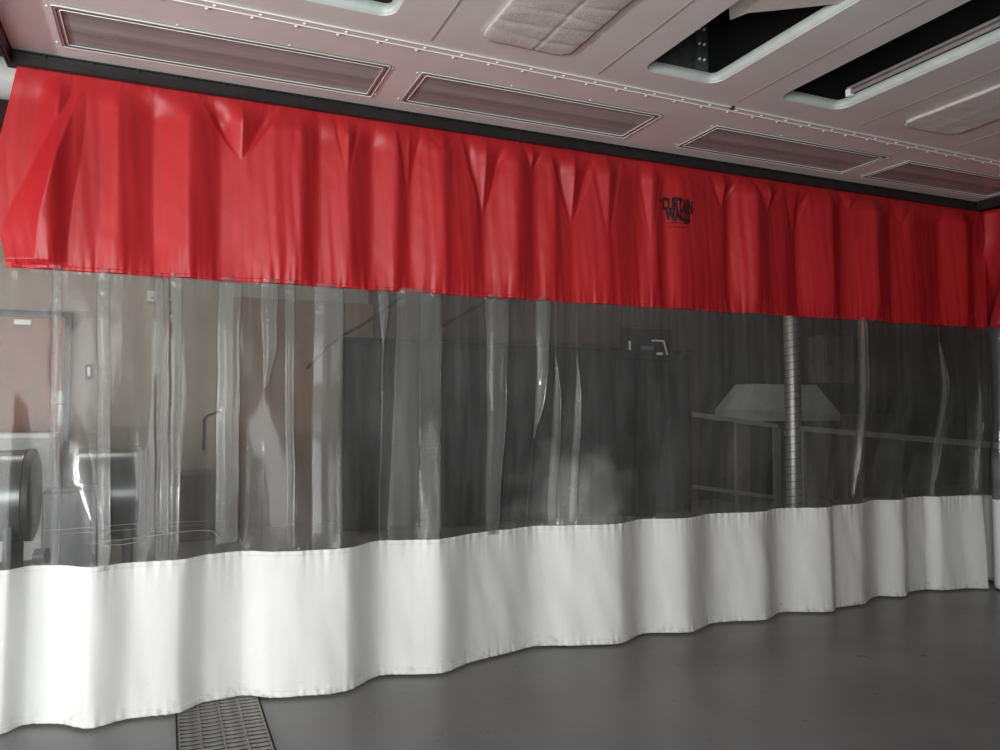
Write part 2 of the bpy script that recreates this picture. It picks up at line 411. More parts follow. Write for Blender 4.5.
# filter mats filling two of the openings
def filt(i, label):
    t = opening(i, label+' opening, pale folded edge')
    t['label'] = label.replace('filter mat', 'ceiling opening filled by a mat')
    f = thing('filter_mat', label, 'filter', (OX[i]+OW/2, OY1, ZC), 'quilted filter mats in the ceiling')
    x0, x1, y0, y1 = OX[i]+.003, OX[i]+OW-.003, OY0+.003, OY1-.003
    nx, ny = 40, 130; b = MB(); g = []
    def inside(x, y):
        r = .072; cx = min(max(x, x0+r), x1-r); cy = min(max(y, y0+r), y1-r)
        d = math.hypot(x-cx, y-cy)
        if d > r: x = cx+(x-cx)*r/d; y = cy+(y-cy)*r/d
        return x, y
    creases = [3.04, 2.93, 2.83, 2.70, 2.58, 2.45, 2.3, 2.15, 2.0, 1.8, 1.65]
    for j in range(ny+1):
        row = []
        for k in range(nx+1):
            x, y = inside(x0+(x1-x0)*k/nx, y0+(y1-y0)*j/ny)
            e = min(x-x0, x1-x, y-y0, y1-y); h = (.006 if i == 1 else .002)*(1-math.exp(-e/.03))
            for n_, yc in enumerate(creases):
                yw = yc+.02*math.sin(x*9+n_*2.1)-.05*(x-x0)
                h -= (.004 if i == 1 else .0015)*math.exp(-((y-yw)/.012)**2)*(.35+.65*abs(math.sin(n_*1.7+x*7)))
            h -= (.004 if i == 1 else .001)*math.exp(-((x-(x0+.27))/.006)**2)
            h += .003*noise.noise((x*9, y*9, i))
            row.append(b.bm.verts.new((x, y, ZC+.006-h)))
        g.append(row)
    for j in range(ny):
        for k in range(nx): b.bm.faces.new((g[j][k], g[j][k+1], g[j+1][k+1], g[j+1][k]))
    bmesh.ops.remove_doubles(b.bm, verts=b.bm.verts, dist=1e-5)
    mt = b.build('mat', 'filter' if i == 1 else 'filter_grey', parent=f, smooth=True)
    d = mt.modifiers.new('thick', 'SOLIDIFY'); d.thickness = .02; d.offset = -1
    xs = x0+.27
    for k in range(10):
        if k % 3 == 2 or i != 1: continue
        MB().box(xs-.003, xs+.003, y1-.11-k*.14, y1-.02-k*.14, ZC-.009, ZC-.001, .001).build('stitched_seam', 'filter_seam', parent=f)
    return f
filt(1, 'quilted beige filter mat left of the dark ceiling holes')
filt(4, 'quilted filter mat right of the dark ceiling holes, in shade')
# loose filter sheet sagging into opening 3
b = MB()
pts = [on_z(*p, ZC+.03) for p in ((730, 20), (748, 13), (770, 11), (884, -1), (900, -40), (725, -40))]
lo = [b.bm.verts.new(p) for p in pts]; hi = [b.bm.verts.new((p.x, p.y, p.z+.02)) for p in pts]
b.bm.faces.new(lo[::-1]); b.bm.faces.new(hi)
for k in range(6): b.bm.faces.new((lo[k], lo[(k+1) % 6], hi[(k+1) % 6], hi[k]))
tag(b.build('loose_sheet', 'filter', origin=pts[2]), 'loose pale panel slipped askew across the near end of the dark ceiling hole', 'sheet')

# recessed lamps
def lamp(i, x0, l, label):
    x1 = x0+l
    t = thing('recessed_light', label, 'ceiling light', ((x0+x1)/2, (LY0+LY1)/2, ZC), 'recessed unlit lamps along the curtain track')
    b = MB(); zt = ZC+.08
    b.box(x0-.01, x1+.01, LY0-.01, LY1+.01, zt, zt+.01)
    b.box(x0-.012, x0, LY0-.01, LY1+.01, ZC+.013, zt); b.box(x1, x1+.012, LY0-.01, LY1+.01, ZC+.013, zt)
    b.box(x0, x1, LY0-.012, LY0, ZC+.013, zt); b.box(x0, x1, LY1, LY1+.012, ZC+.013, zt)
    b.build('housing', 'reflector', parent=t)
    # raised frame of two ridges
    fr = plate('frame', rrect(x0-.012, x1+.012, LY0-.012, LY1+.012, .008, 2), [rrect(x0+.024, x1-.024, LY0+.022, LY1-.022, .008, 2)], ZC-.006, ZC-.0005, 'trim_metal', parent=t)
    for d in (-.008, .008, .022):
        P = rrect(x0+d, x1-d, LY0+d, LY1-d, .01, 2)
        MB().tube([(p[0], p[1], ZC-.0065) for p in P+P[:1]], .0022 if d != .008 else .003, 6, False).build('bead', 'bright_edge' if d != .008 else 'filter_seam', parent=fr, smooth=True)  # outer and inner beads near-white, frame highlights put into their colour
    # V-shaped reflector troughs with one tube each
    for q in (.29, .71):
        yc = LY0+(LY1-LY0)*q; b = MB()
        sec = [(-.085, .05), (-.06, .03), (-.03, .06), (.03, .06), (.06, .03), (.085, .05)]
        A = [b.bm.verts.new((x0+.06, yc+s_[0], ZC+s_[1])) for s_ in sec]; B = [b.bm.verts.new((x1-.06, yc+s_[0], ZC+s_[1])) for s_ in sec]
        for k in range(5): b.bm.faces.new((A[k], A[k+1], B[k+1], B[k]))
        b.build('reflector', 'reflector', parent=t)
        MB().tube([(x0+.09, yc, ZC+.042), (x1-.09, yc, ZC+.042)], .012, 12).build('lamp_tube', 'tube', parent=t, smooth=True, angle=40)
        for x in (x0+.075, x1-.105):
            MB().box(x, x+.03, yc-.02, yc+.02, ZC+.022, ZC+.075, .004).build('lamp_holder', 'socket', parent=t)
    MB().box(x0+.62*l, x0+.7*l, (LY0+LY1)/2-.012, (LY0+LY1)/2+.012, ZC+.03, ZC+.07, .003).build('ballast_cover', 'socket', parent=t)
    MB().dome((x0+.735*l, (LY0+LY1)/2+.01, ZC+.045), .016).build('cable_grommet', 'dark_mark', parent=t, smooth=True)
    MB().box(x0+.004, x1-.004, LY0+.004, LY1-.004, ZC+.0005, ZC+.0045).build('glass_cover', 'glass', parent=t)
    for k in range(4):
        x = x0+l*(k+.0)/3 if 0 < k < 3 else (x0-.024 if k == 0 else x1+.024)
        for y in (LY0-.024, LY1+.024):
            if k in (0, 3): y = LY0+.02 if y < LY0 else LY1-.02
            MB().dome((x, y, ZC-.0005), .0065, flat=.6).build('screw', 'bright_edge', parent=t, smooth=True)
    return t
for i, (x, l, lb_) in enumerate(zip(LX, LLEN, [
    'leftmost long recessed light behind a metal framed glass, unlit',
    'second recessed light from the left, unlit, below the filter mat',
    'third recessed light from the left, above the printed mark on the red vinyl',
    'rightmost recessed light in the darkest corner of the ceiling'])):
    lamp(i, x, l, lb_)
p = on_z(732, 107, ZC)
tag(MB().tube([(p.x, p.y, ZC-.012), (p.x, p.y, ZC)], [.011, .018], 14).build('ceiling_plug', 'dark_mark', origin=(p.x, p.y, ZC)), 'small dark plug in the ceiling below the dark openings', 'plug')
# outer face of the canopy (three sides) and its top
s = MB()
s.box(CX0-.036, CX0-.026, -.6, 4.19, ZC, 4.3); s.box(CX1+.026, CX1+.036, -.6, 4.19, ZC, 4.3)
s.box(CX0, CX1, 4.178, 4.19, ZC+.0, 4.3)
s.build('wall_canopy', 'wall_front', kind='structure')

# ------------------------------------------------------------------ curtain track
rt = thing('curtain_track', 'black curtain track along the ceiling edge holding the vinyl curtain', 'curtain track', (2.7, YC, ZC))
def profile_bar(path, name, wk=1.):
    """black C-profile: body, lower lip and slot, swept straight between two points"""
    (ax, ay), (bx, by) = path
    d = Vector((bx-ax, by-ay, 0)).normalized(); n = Vector((-d.y, d.x, 0))   # n away from the room's inside
    sec = [(-.028, 0.0), (-.028, -.006), (-.018, -.008), (-.018, -.022), (-.028, -.024), (-.030, -.067), (-.022, -.071), (-.006, -.071), (-.006, -.059), (.006, -.059), (.006, -.071), (.028, -.071), (.028, 0.0)]
    sec = [(p_[0]*wk, p_[1]) for p_ in sec]
    b = MB(); A = [b.bm.verts.new(Vector((ax, ay, ZC))+n*s_[0]+Vector((0, 0, s_[1]))) for s_ in sec]
    B = [b.bm.verts.new(Vector((bx, by, ZC))+n*s_[0]+Vector((0, 0, s_[1]))) for s_ in sec]
    m = len(sec)
    for k in range(m): b.bm.faces.new((A[k], A[(k+1) % m], B[(k+1) % m], B[k]))
    b.bm.faces.new(A); b.bm.faces.new(B[::-1])
    return b.build(name, 'rail', parent=rt)
profile_bar(((CX0-.024, YC), (CX1+.024, YC)), 'front_rail')
profile_bar(((CX0-.012, -.6), (CX0-.012, YC-.031)), 'side_rail', .4)
profile_bar(((CX1+.012, YC-.031), (CX1+.012, -.6)), 'side_rail', .4)
hg = None
for k in range(34):
    x = CX0+.13+k*.2
    if hg is None:
        hg = MB().box(x-.008, x+.008, YC-.03, YC-.019, ZC-.024, ZC-.007, .002).build('hanger', 'rail_dark', parent=rt); hx = x
    elif x < CX1-.05:
        c = hg.copy(); COL.objects.link(c); c.parent = rt; c.location = (x-hx, 0, 0)

# ------------------------------------------------------------------ curtain geometry
Z3, Z2, Z1, Z0 = 3.074, 2.122, .732, .016
def sstep(a, b, v):
    t = min(max((v-a)/(b-a), 0), 1); return t*t*(3-2*t)
def pxx(px): return on_y(px, 390, YC).x
def spline(pts, x):
    if x <= pts[0][0]: return pts[0][1]
    for i in range(len(pts)-1):
        if x <= pts[i+1][0]:
            x0, y0 = pts[i]; x1, y1 = pts[i+1]
            def sl(j):
                if j <= 0 or j >= len(pts)-1: return 0
                a = (pts[j][1]-pts[j-1][1])/(pts[j][0]-pts[j-1][0]); b_ = (pts[j+1][1]-pts[j][1])/(pts[j+1][0]-pts[j][0])
                return 0 if a*b_ <= 0 else 2*a*b_/(a+b_)
            h = x1-x0; t = (x-x0)/h; m0, m1 = sl(i)*h, sl(i+1)*h
            return (2*t**3-3*t*t+1)*y0+(t**3-2*t*t+t)*m0+(-2*t**3+3*t*t)*y1+(t**3-t*t)*m1
    return pts[-1][1]
hem_px = [(0, 734), (25, 724), (55, 723), (90, 728), (130, 718), (175, 713), (205, 702), (240, 695), (270, 697), (300, 696), (345, 691), (380, 675), (412, 674), (440, 673), (470, 662), (510, 652), (535, 646), (575, 645), (620, 643), (645, 633), (688, 632), (716, 622), (764, 619.5), (781, 612), (832, 611), (838, 607), (861, 604), (877, 596), (904, 596), (911, 591), (926, 589), (944, 590), (965, 588), (990, 588)]
hemp = [(p.x, p.y) for p in (on_z(*q, Z0) for q in hem_px)]
hemp = [(-.95, 4.14)]+hemp+[(6.5, 4.25)]
def hem_y(x): return spline(hemp, x)
def bulge(x, z):     # the seams of the sheets climb slightly towards the right
    return .004*max(x, 0)*(sstep(Z0, Z1, z) if z < Z1 else 1-sstep(Z1, Z2-.1, z))
# which way each band of the red sheet faces, read off its light and dark bands
bands = [(-40, 0, 0), (0, 17, 0), (17, 45, -1), (45, 63, 1.2), (63, 73, -1), (73, 98, .2), (98, 112, -1), (112, 150, 1), (150, 184, -1), (184, 217, 1), (217, 270, -.6), (270, 290, .1), (290, 297, -.8), (297, 315, 1.3), (315, 346, -.6), (346, 372, 1), (372, 395, -1), (395, 409, 1.3), (409, 442, -.7), (442, 451, 1), (451, 474, .2), (474, 484, 1), (484, 515, -.8), (515, 536, 1), (536, 554, -.8), (554, 561, 1), (561, 575, .1), (575, 606, -.6), (606, 641, .3), (641, 655, -.8), (655, 666, 1), (666, 680, -.7), (680, 725, .3), (725, 734, 1), (734, 755, -1), (755, 772, 1), (772, 790, 0), (790, 804, 1), (804, 832, -.8), (832, 846, 1), (846, 874, -.8), (874, 895, 1), (895, 912, -.2), (912, 947, .6), (947, 965, -.9), (965, 980, 1), (980, 995, -.8), (995, 1040, .3)]
bx = [(pxx(a), pxx(b), s_) for a, b, s_ in bands]
G0, G1, GN = -1.0, 6.6, 1520
slope = []
for i in range(GN+1):
    x = G0+(G1-G0)*i/GN; v = 0
    for a, b, s_ in bx:
        if a <= x < b: v = s_
    slope.append(v*.52)
for _ in range(5):
    slope = [sum(slope[max(0, i-2):i+3])/len(slope[max(0, i-2):i+3]) for i in range(GN+1)]
acc = [0]
for i in range(GN): acc.append(acc[-1]+slope[i]*(G1-G0)/GN)
W = 90
low = [sum(acc[max(0, i-W):i+W+1])/len(acc[max(0, i-W):i+W+1]) for i in range(GN+1)]
redy = [a-b for a, b in zip(acc, low)]
def ry_(x):
    t = (x-G0)/(G1-G0)*GN; i = int(min(max(t, 0), GN-1)); f = min(max(t-i, 0), 1)
    return redy[i]*(1-f)+redy[i+1]*f
# pinched V folds under the track: (px centre, half width px at top, tip py, depth)
VF = [(238, 23, 158, .06), (485, 13, 214, .05), (533, 7, 170, .035), (574, 13, 222, .045), (607, 9, 240, .02), (726, 9, 208, .035), (770, 10, 213, .05), (800, 8, 240, .025), (853, 8, 210, .035), (905, 8, 225, .02), (345, 8, 175, .02), (408, 8, 190, .02), (441, 12, 150, .02), (652, 7, 240, .012)]
VF = [(pxx(a), (pxx(a+h)-pxx(a-h))/2, on_y(a, tp, YC).z, d) for a, h, tp, d in VF]
IV = [(72, 84, 28, -22, .07), (192, 262, 0, 0, 0)]
def base_y(x, z):
    yh = hem_y(x); yw = YC+.03+(yh-YC)*.9
    yt = YC-.012+.6*ry_(x)*1.0
    ymid = YC+.12*ry_(x)
    if z <= .735:
        y = yh+(yw-yh)*z/.735+.008*noise.noise((x*7+z*2.5, z*1.5, 4))
    elif z <= 2.12:
        t = sstep(.735, 1.7, z); y = yw+(ymid-yw)*t
    else:
        t = sstep(2.9, Z3, z); y = YC+.9*ry_(x)*sstep(1.95, 2.3, z)+.12*ry_(x)*(1-sstep(1.95, 2.3, z))+(yt-YC-.9*ry_(x))*t
        pass
    if z > 2.15:
        for xc_, hw, zt, d in VF:
            if z > zt:
                q = (z-zt)/(Z3-zt); w_ = hw*(q**.9)+.004
                u = abs(x-xc_)/w_
                if u < 1: y -= d*min(1, q*1.6)*(1-u)
                elif u < 1.9: y += d*.35*min(1, q*1.6)*math.sin((u-1)/.9*PI)
        # the long slanted fold at the left end of the red sheet
        za = on_y(72, 84, YC).z
        if z < za:
            q = (za-z)/(za-Z2); xc_ = pxx(72)-.22*q; w1 = .02+.2*q; w2 = .02+.14*(q**.6)
            if xc_-w1 < x < xc_: y -= .085*min(1, q*2)*(1-(xc_-x)/w1)*(1-.3*q)
            elif xc_ <= x < xc_+w2: y -= .085*min(1, q*2)*(1-(x-xc_)/w2)*(1-.3*q)
    if z > 2.9: y = YC+(y-YC)*(1-.9*sstep(2.93, 3.065, z))
    # puckers along the sewn edges
    for zs, dn, up, am in ((Z2, .03, .075, .0045), (Z1, .055, .02, .005), (Z0, .02, .035, .004), (Z3, .03, .01, .0012)):
        d = z-zs; e = math.exp(-abs(d)/(up if d > 0 else dn))
        if e > .02: y += am*e*noise.noise((x*46, zs*3, z*2))*2
    # slow undulation and crumple
    am = .004 if z > Z2 else (.006 if z > Z1 else .005)
    y += am*noise.noise((x*5, 3.3, z*1.6))+am*.5*noise.noise((x*13+z*2, 8, z*2.6))
    if z > Z2:
        cr = noise.noise((x*8+z*3, 1.2, z*7)); y += .002*abs(cr)+.0035*noise.noise((x*26+z*2, 5.5, z*1.3))*(1-sstep(2.9, 3.05, z))
    return y
# Z-folds in the clear sheet: (px left, px right at top, px left, px right at bottom, py top, py bottom)
FOLDS = [(52, 60, 52, 58, 262, 560, 0), (98, 108, 98, 109, 266, 568, 0), (156, 162, 155, 160, 270, 560, 0), (169, 182, 168, 176, 272, 560, 0), (219, 240, 216, 236, 284, 545, 1), (262, 277, 264, 274, 286, 388, 1), (286, 293, 289, 293, 288, 545, 0), (316, 343, 312, 341, 290, 552, 0),
         (379, 387, 383, 385, 292, 352, 0), (399, 442, 389, 441, 294, 538, 1), (487, 508, 487, 497, 298, 530, 1), (537, 550, 534, 537, 300, 438, 1), (556, 558, 549, 560, 356, 524, 2), (577, 578, 571, 578, 350, 522, 2), 
         (861, 867, 853, 860, 318, 500, 1), (939, 943, 935, 941, 342, 486, 1), (979, 981, 978, 985, 384, 450, 2)]
FD = []
def surf_x(px, py):
    q = on_y(px, py, YC)
    for _ in range(6): q = on_y(px, py, YC*.0+.5*(q.y+base_y(q.x, q.z)))
    return q.x
for a, b, c, d, t_, bt, kd in FOLDS:
    zt, zb = on_y(a, t_, YC).z, on_y(c, bt, YC).z
    sx_ = lambda p_, q_: surf_x(p_, q_)
    xa_, xb_ = surf_x((a if t_ < 330 else a), t_), surf_x(c, bt)
    FD.append((xa_, surf_x(b, t_)-xa_, xb_, surf_x(d, bt)-xb_, min(zt, Z2+.03), max(zb, Z1-.03), kd))
FD.sort()
def fold_state(f, z):
    xa_, wa, xb_, wb, zt, zb, kd = f
    t = min(max((zt-z)/(zt-zb), 0), 1)
    x0, w_ = xa_+(xb_-xa_)*t, wa+(wb-wa)*t
    if z > zt or z < zb:
        w_ = 0 if (zb > Z1+.05 and z < zb) or (zt < Z2-.1 and z > zt) else w_
    en = 1
    if zt < Z2-.1: en *= sstep(zt+.02, zt-.12, z) if False else min(1, max(0, (zt-z)/.25))
    if zb > Z1+.06: en *= min(1, max(0, (z-zb)/.2))
    w_ *= .25+.75*en if en > 0 else .12
    # the sewn edge gathers the fold flat
    wob = .006*noise.noise((x0*7, 5, z*4))
    return x0+wob, max(w_, .0015), en
def sheet(z0, z1, nz, fold, xl, xr, dx=.0062, yoff=0.):
    """grid of points; columns run along the sheet, including the Z-folds' three layers"""
    cols = []      # (kind, data)
    x = xl; fi = 0
    xs = []
    n = int((xr-xl)/dx)
    bx_ = [xl+(xr-xl)*i/n for i in range(n+1)]
    if fold:
        used = []
        for i, xv in enumerate(bx_):
            while fi < len(FD) and FD[fi][0] <= xv:
                used.append(('f', fi)); fi += 1
            used.append(('x', xv))
        cols = used
    else: cols = [('x', v) for v in bx_]
    rows = []
    for j in range(nz+1):
        z = z0+(z1-z0)*j/nz; row = []
        # displacement of plain columns so they make way for each fold
        st = [fold_state(f, z) for f in FD] if fold else []
        for kd, v in cols:
            if kd == 'x':
                xx = v
                if fold:
                    for f, (fx, fw, en) in zip(FD, st):
                        # shift smoothly so that the fold sits at fx while plain columns meet at its start
                        dd = v-f[0]
                        if abs(dd) < .12:
                            xx += (fx-f[0])*(1-abs(dd)/.12)
                            if dd > 0: xx += fw*(1-dd/.12)
                row.append((xx, base_y(xx, z)+yoff, z))
            else:
                fx, fw, en = st[v]; r = min(.011, fw*.6)*(.35+.65*en)*(.08+.92*sstep(Z1-.005, Z1+.09, z)); s0 = len(row)
                N_ = 7
                for k in range(N_):            # front layer
                    xq = fx+fw*k/(N_-1)*.98; row.append((xq, base_y(fx, z)-r*1.5*sstep(0, .25, k/(N_-1))-.25*r*math.sin(PI*k/(N_-1))+yoff, z))
                for k in range(1, 5):          # turn
                    a = -PI/2+PI*k/5; row.append((fx+fw+r*.6*math.cos(a), base_y(fx, z)-r*.75+r*.75*math.sin(a)+yoff, z))
                for k in range(N_):            # middle layer going back
                    row.append((fx+fw*(1-k/(N_-1)), base_y(fx, z)+yoff, z))
                for k in range(1, 5):
                    a = -PI/2+PI*k/5; row.append((fx-r*.6*math.cos(a), base_y(fx, z)+r*.75+r*.75*math.sin(a)+yoff, z))
                yend = base_y(fx+fw, z)
                for k in range(N_):            # back layer
                    u = k/(N_-1); row.append((fx+fw*u*.98, (base_y(fx, z)+r*1.5)*(1-sstep(.6, 1, u))+yend*sstep(.6, 1, u)+yoff, z))
                ck = .007*math.exp(-max(Z2-z, 0)/.06)
                if ck > .0004: row[s0:] = [(q[0], q[1]+ck*noise.noise((q[0]*55, 3, z*38)), q[2]) for q in row[s0:]]
        rows.append([(q[0], q[1], z+bulge(q[0], z)) for q in row])
    return rows
def left_edge(z):
    return -.662-.075*min(1, max(0, (3.07-z)/.4))+.05*sstep(2.4, 2.12, z) if z > 2.12 else -.80
def grid_mesh(rows, name, mat, parent, thick=None):
    bm = bmesh.new(); g = [[bm.verts.new(p) for p in r] for r in rows]
    for A, B in zip(g, g[1:]):
        for k in range(len(A)-1): bm.faces.new((A[k], A[k+1], B[k+1], B[k]))
    o = link(name, bm, mat, parent, smooth=True)
    if thick:
        d = o.modifiers.new('thick', 'SOLIDIFY'); d.thickness = thick; d.offset = 0
    return o
cur = thing('vinyl_curtain', 'long hanging vinyl curtain, red top, clear middle, white skirt', 'curtain', (2.7, YC, 0))
rows = sheet(Z2, Z3, 110, False, -.78, 6.14)
def warp_left(rows):
    out = []
    for r in rows:
        z = r[0][2]; le = left_edge(z)
        out.append([(x if x > -.4 else -.4+(x+.4)*((-.4-le)/.38), y, zz) for x, y, zz in r])
    return out
grid_mesh(warp_left(rows), 'red_top_panel', 'red', cur, .0012)
grid_mesh(sheet(Z1-.02, Z2+.02, 150, True, -.77, 6.2, .007, .003), 'clear_window_panel', 'clear', cur)
grid_mesh(sheet(Z0, Z1, 80, False, -.77, 6.13, .0075), 'white_skirt', 'white', cur, .0014)
# stitched double edge of the skirt and of the red sheet
def band(z0, z1, name, mat, xl, xr, off=-.0022):
    return grid_mesh([[(q[0], q[1]+off, q[2]) for q in r] for r in sheet(z0, z1, 5, False, xl, xr, .008)], name, mat, cur, .001)
band(Z0-.002, Z0+.028, 'bottom_hem', 'white', -.77, 6.13)
band(Z1-.022, Z1+.002, 'seam_tape', 'white', -.77, 6.13)
band(Z2-.002, Z2+.02, 'stitched_edge', 'red', -.665, 6.13)
# scuffs: thin pale scratches on the clear sheet
M['scuff'] = simple('pale_scratch', (158, 154, 148), None, 30, rough=.6)
def scuff(pts, r):
    P = []
    for i in range(len(pts)-1):
        for k in range(10):
            t = k/10; P.append((pts[i][0]*(1-t)+pts[i+1][0]*t, pts[i][1]*(1-t)+pts[i+1][1]*t))
    Q = []
    for p in P:
        q = on_y(p[0], p[1], 4.16); y = base_y(q.x, q.z)-.012; q = on_y(p[0], p[1], y); Q.append(q)
    n = len(Q)
    MB().tube(Q, [r*math.sin(PI*(i+.5)/n)**.5 for i in range(n)], 5).build('scratch', 'scuff', parent=cur)
scuff([(42, 531), (80, 528), (130, 524), (180, 522), (232, 520)], .0012)
scuff([(92, 541), (120, 540), (150, 536), (180, 532), (200, 530), (213, 531), (220, 538), (224, 545)], .0026)
scuff([(88, 543), (118, 545), (132, 543), (144, 541)], .0022)
scuff([(60, 534), (110, 531), (160, 527), (210, 524)], .001)
scuff([(236, 500), (238, 530), (242, 545), (246, 535), (250, 500)], .001)
scuff([(155, 512), (165, 524), (172, 533)], .0008)

# printed mark on the red sheet
def on_sheet(px, py):
    q = on_y(px, py, YC)
    for _ in range(4): q = on_y(px, py, base_y(q.x, q.z)-.004)
    return q
def text_mesh(body, size, offset=.0):
    cu = bpy.data.curves.new('txt', 'FONT'); cu.body = body; cu.size = size; cu.offset = offset; cu.align_x = 'CENTER'; cu.resolution_u = 3
    ob = bpy.data.objects.new('txt', cu); COL.objects.link(ob)
    me = bpy.data.meshes.new_from_object(ob.evaluated_get(bpy.context.evaluated_depsgraph_get()))
    bpy.data.objects.remove(ob); bm = bmesh.new(); bm.from_mesh(me); bpy.data.meshes.remove(me)
    bmesh.ops.triangulate(bm, faces=bm.faces); bmesh.ops.subdivide_edges(bm, edges=bm.edges, cuts=1)
    return bm
LX0 = on_sheet(677, 210)
sh = (pxx(678)-pxx(676))/2
def place_text(body, w_px, h_px, cx, top, name, bold, wav):
    bm = text_mesh(body, 1, bold)
    xs = [v.co.x for v in bm.verts]; ys = [v.co.y for v in bm.verts]
    x0, x1, y0, y1 = min(xs), max(xs), min(ys), max(ys)
    cz = on_y(cx, top, YC)
    for v in bm.verts:
        u = (v.co.x-x0)/(x1-x0); w_ = (v.co.y-y0)/(y1-y0)
        xx = cz.x+(u-.5)*w_px*sh; zz = cz.z-(1-w_)*h_px*.0073+wav(u, w_)
        v.co = Vector((xx, base_y(xx, zz)-.0035, zz))
    o = link(name, bm, 'ink', cur)
    return o
place_text('CURTAIN', 27.5, 12, 677, 199.5, 'printed_word', .06, lambda u, w_: .008*math.sin(u*PI*1.0)*(w_)-.014*(u-.5)*1.0 + .006*math.cos(u*14)*w_)
place_text('WALLS', 23, 11.5, 677, 209.5, 'printed_word', .075, lambda u, w_: -.012*(u-.5)+.005*math.cos(u*11)*(1-w_))
place_text('THE', 6, 3, 660.5, 199, 'printed_word', .0, lambda u, w_: 0)
place_text('- --- -- -----', 19, 1.0, 677, 223, 'printed_line', .0, lambda u, w_: 0)
place_text('--- - ---- --', 15, 1.0, 676, 227, 'printed_line', .0, lambda u, w_: 0)

# second curtain that hangs from the right-hand rail, only its corner shows
cr = thing('vinyl_curtain', 'edge of a second vinyl curtain round the right hand corner', 'curtain', (6.3, 3.2, 0))
def side(z0, z1, nz, name, mat, thick):
    rows = []
    for j in range(nz+1):
        z = z0+(z1-z0)*j/nz; row = []
        for i in range(361):
            t = i/360; bt = sstep(2.9, 2.0, z)
            y = 4.5*bt+4.12*(1-bt)-t*4.0
            x = CX1+.08+.07*math.sin(t*52+.5*math.sin(t*9))*(.35+.65*bt)+.1*bt+.015*noise.noise((t*30, z, 1))+(.18*bt if t < .05 else .18*bt*math.exp(-(t-.05)/.04))
            row.append((x, y, z))
        rows.append(row)
    bm = bmesh.new(); g = [[bm.verts.new(p) for p in r] for r in rows]
    for A, B in zip(g, g[1:]):
        for k in range(len(A)-1): bm.faces.new((A[k], A[k+1], B[k+1], B[k]))
    o = link(name, bm, mat, cr, smooth=True)
    if thick: d = o.modifiers.new('thick', 'SOLIDIFY'); d.thickness = thick; d.offset = 0
side(Z2, Z3-.005, 30, 'red_top_panel', 'red', .0012); side(Z1-.01, Z2+.01, 40, 'clear_window_panel', 'clear', None); side(Z0, Z1, 20, 'white_skirt', 'white', .0014)

# ------------------------------------------------------------------ floor grate
gp = [on_z(*q, 0) for q in ((178, 712), (258, 697), (271, 750), (179, 750))]
gx0 = (gp[0].x+gp[3].x)/2; gx1 = (gp[1].x+gp[2].x)/2
GY0, GY1 = 2.9, 4.9
gr = thing('floor_grate', 'rectangular galvanised drain grate set in the grey floor', 'grate', ((gx0+gx1)/2, 3.9, 0))
MB().box(gx0, gx1, GY0, GY1, .0005, .0015).build('pit', 'pit', parent=gr)  # thin dark sheet on the floor, paints the shade below the bars
fm = MB()
fm.box(gx0-.012, gx0, GY0, GY1, .0, .008, .002); fm.box(gx1, gx1+.012, GY0, GY1, .0, .008, .002); fm.box(gx0, gx1, GY0-.012, GY0, 0, .008); fm.box(gx0, gx1, GY1, GY1+.012, 0, .008)
fm.build('frame', 'pit', parent=gr)
bb = MB()
for k in range(5):
    x = gx0+(gx1-gx0)*k/4; bb.box(x-.004, x+.004, GY0, GY1, .002, .008)
bb.build('bearing_bars', 'grate', parent=gr)
slat = None
for k in range(44):
    y = GY0+.024+k*.045
    if slat is None:
        slat = MB().box(gx0+.002, gx1-.002, y-.013, y+.013, .002, .007, .001).build('crossbar', 'grate', parent=gr)
    else:
        c = slat.copy(); COL.objects.link(c); c.parent = gr; c.location = (0, y-GY0-.024, 0)

# ------------------------------------------------------------------ room behind the curtain
YB = 10.02
def X(px, y): return on_y(px, 400, y).x
def Zp(px, py, y): return on_y(px, py, y).z
# door
dr = X(70, YB); dt = Zp(60, 312, YB); dl = dr-1.35
d = MB().box(dl+.07, dr-.07, YB+.01, YB+.06, .01, dt-.07, .004).build('door_1', 'wood', kind='structure', origin=((dl+dr)/2, YB, 0))
MB().box(dl, dl+.07, YB-.03, YB+.08, 0, dt).box(dr-.07, dr, YB-.03, YB+.08, 0, dt).box(dl+.07, dr-.07, YB-.03, YB+.08, dt-.07, dt).build('trim_3', 'door_frame', kind='structure')
MB().box(X(57, YB), X(68, YB), YB-.005, YB+.008, Zp(60, 425, YB), Zp(60, 391, YB), .003).build('push_plate', 'steel', parent=d)
MB().tube([(X(62, YB), YB, Zp(60, 404, YB)), (X(62, YB), YB-.06, Zp(60, 404, YB)), (X(57, YB), YB-.07, Zp(60, 404, YB))], .014, 8).build('door_handle', 'steel', parent=d)
MB().box(X(13, YB), X(30, YB), YB-.06, YB+.005, Zp(20, 325, YB), Zp(20, 320, YB), .005).build('door_closer', 'frame_white', parent=d)
# light cabinet in front of the door
y = 8.4; x1 = X(54, y); zt = Zp(40, 434, y)
cb = thing('storage_cabinet', 'pale low cabinet standing in front of the wooden door', 'cabinet', (x1-.6, y, 0))
MB().box(x1-1.2, x1, y, y+.5, .05, zt-.04, .01).build('body', 'hood', parent=cb); MB().box(x1-1.22, x1+.01, y-.02, y+.52, zt-.04, zt, .006).build('top', 'frame_white', parent=cb)
MB().box(x1-1.16, x1-.04, y+.03, y+.47, 0, .05).build('plinth', 'machine', parent=cb)
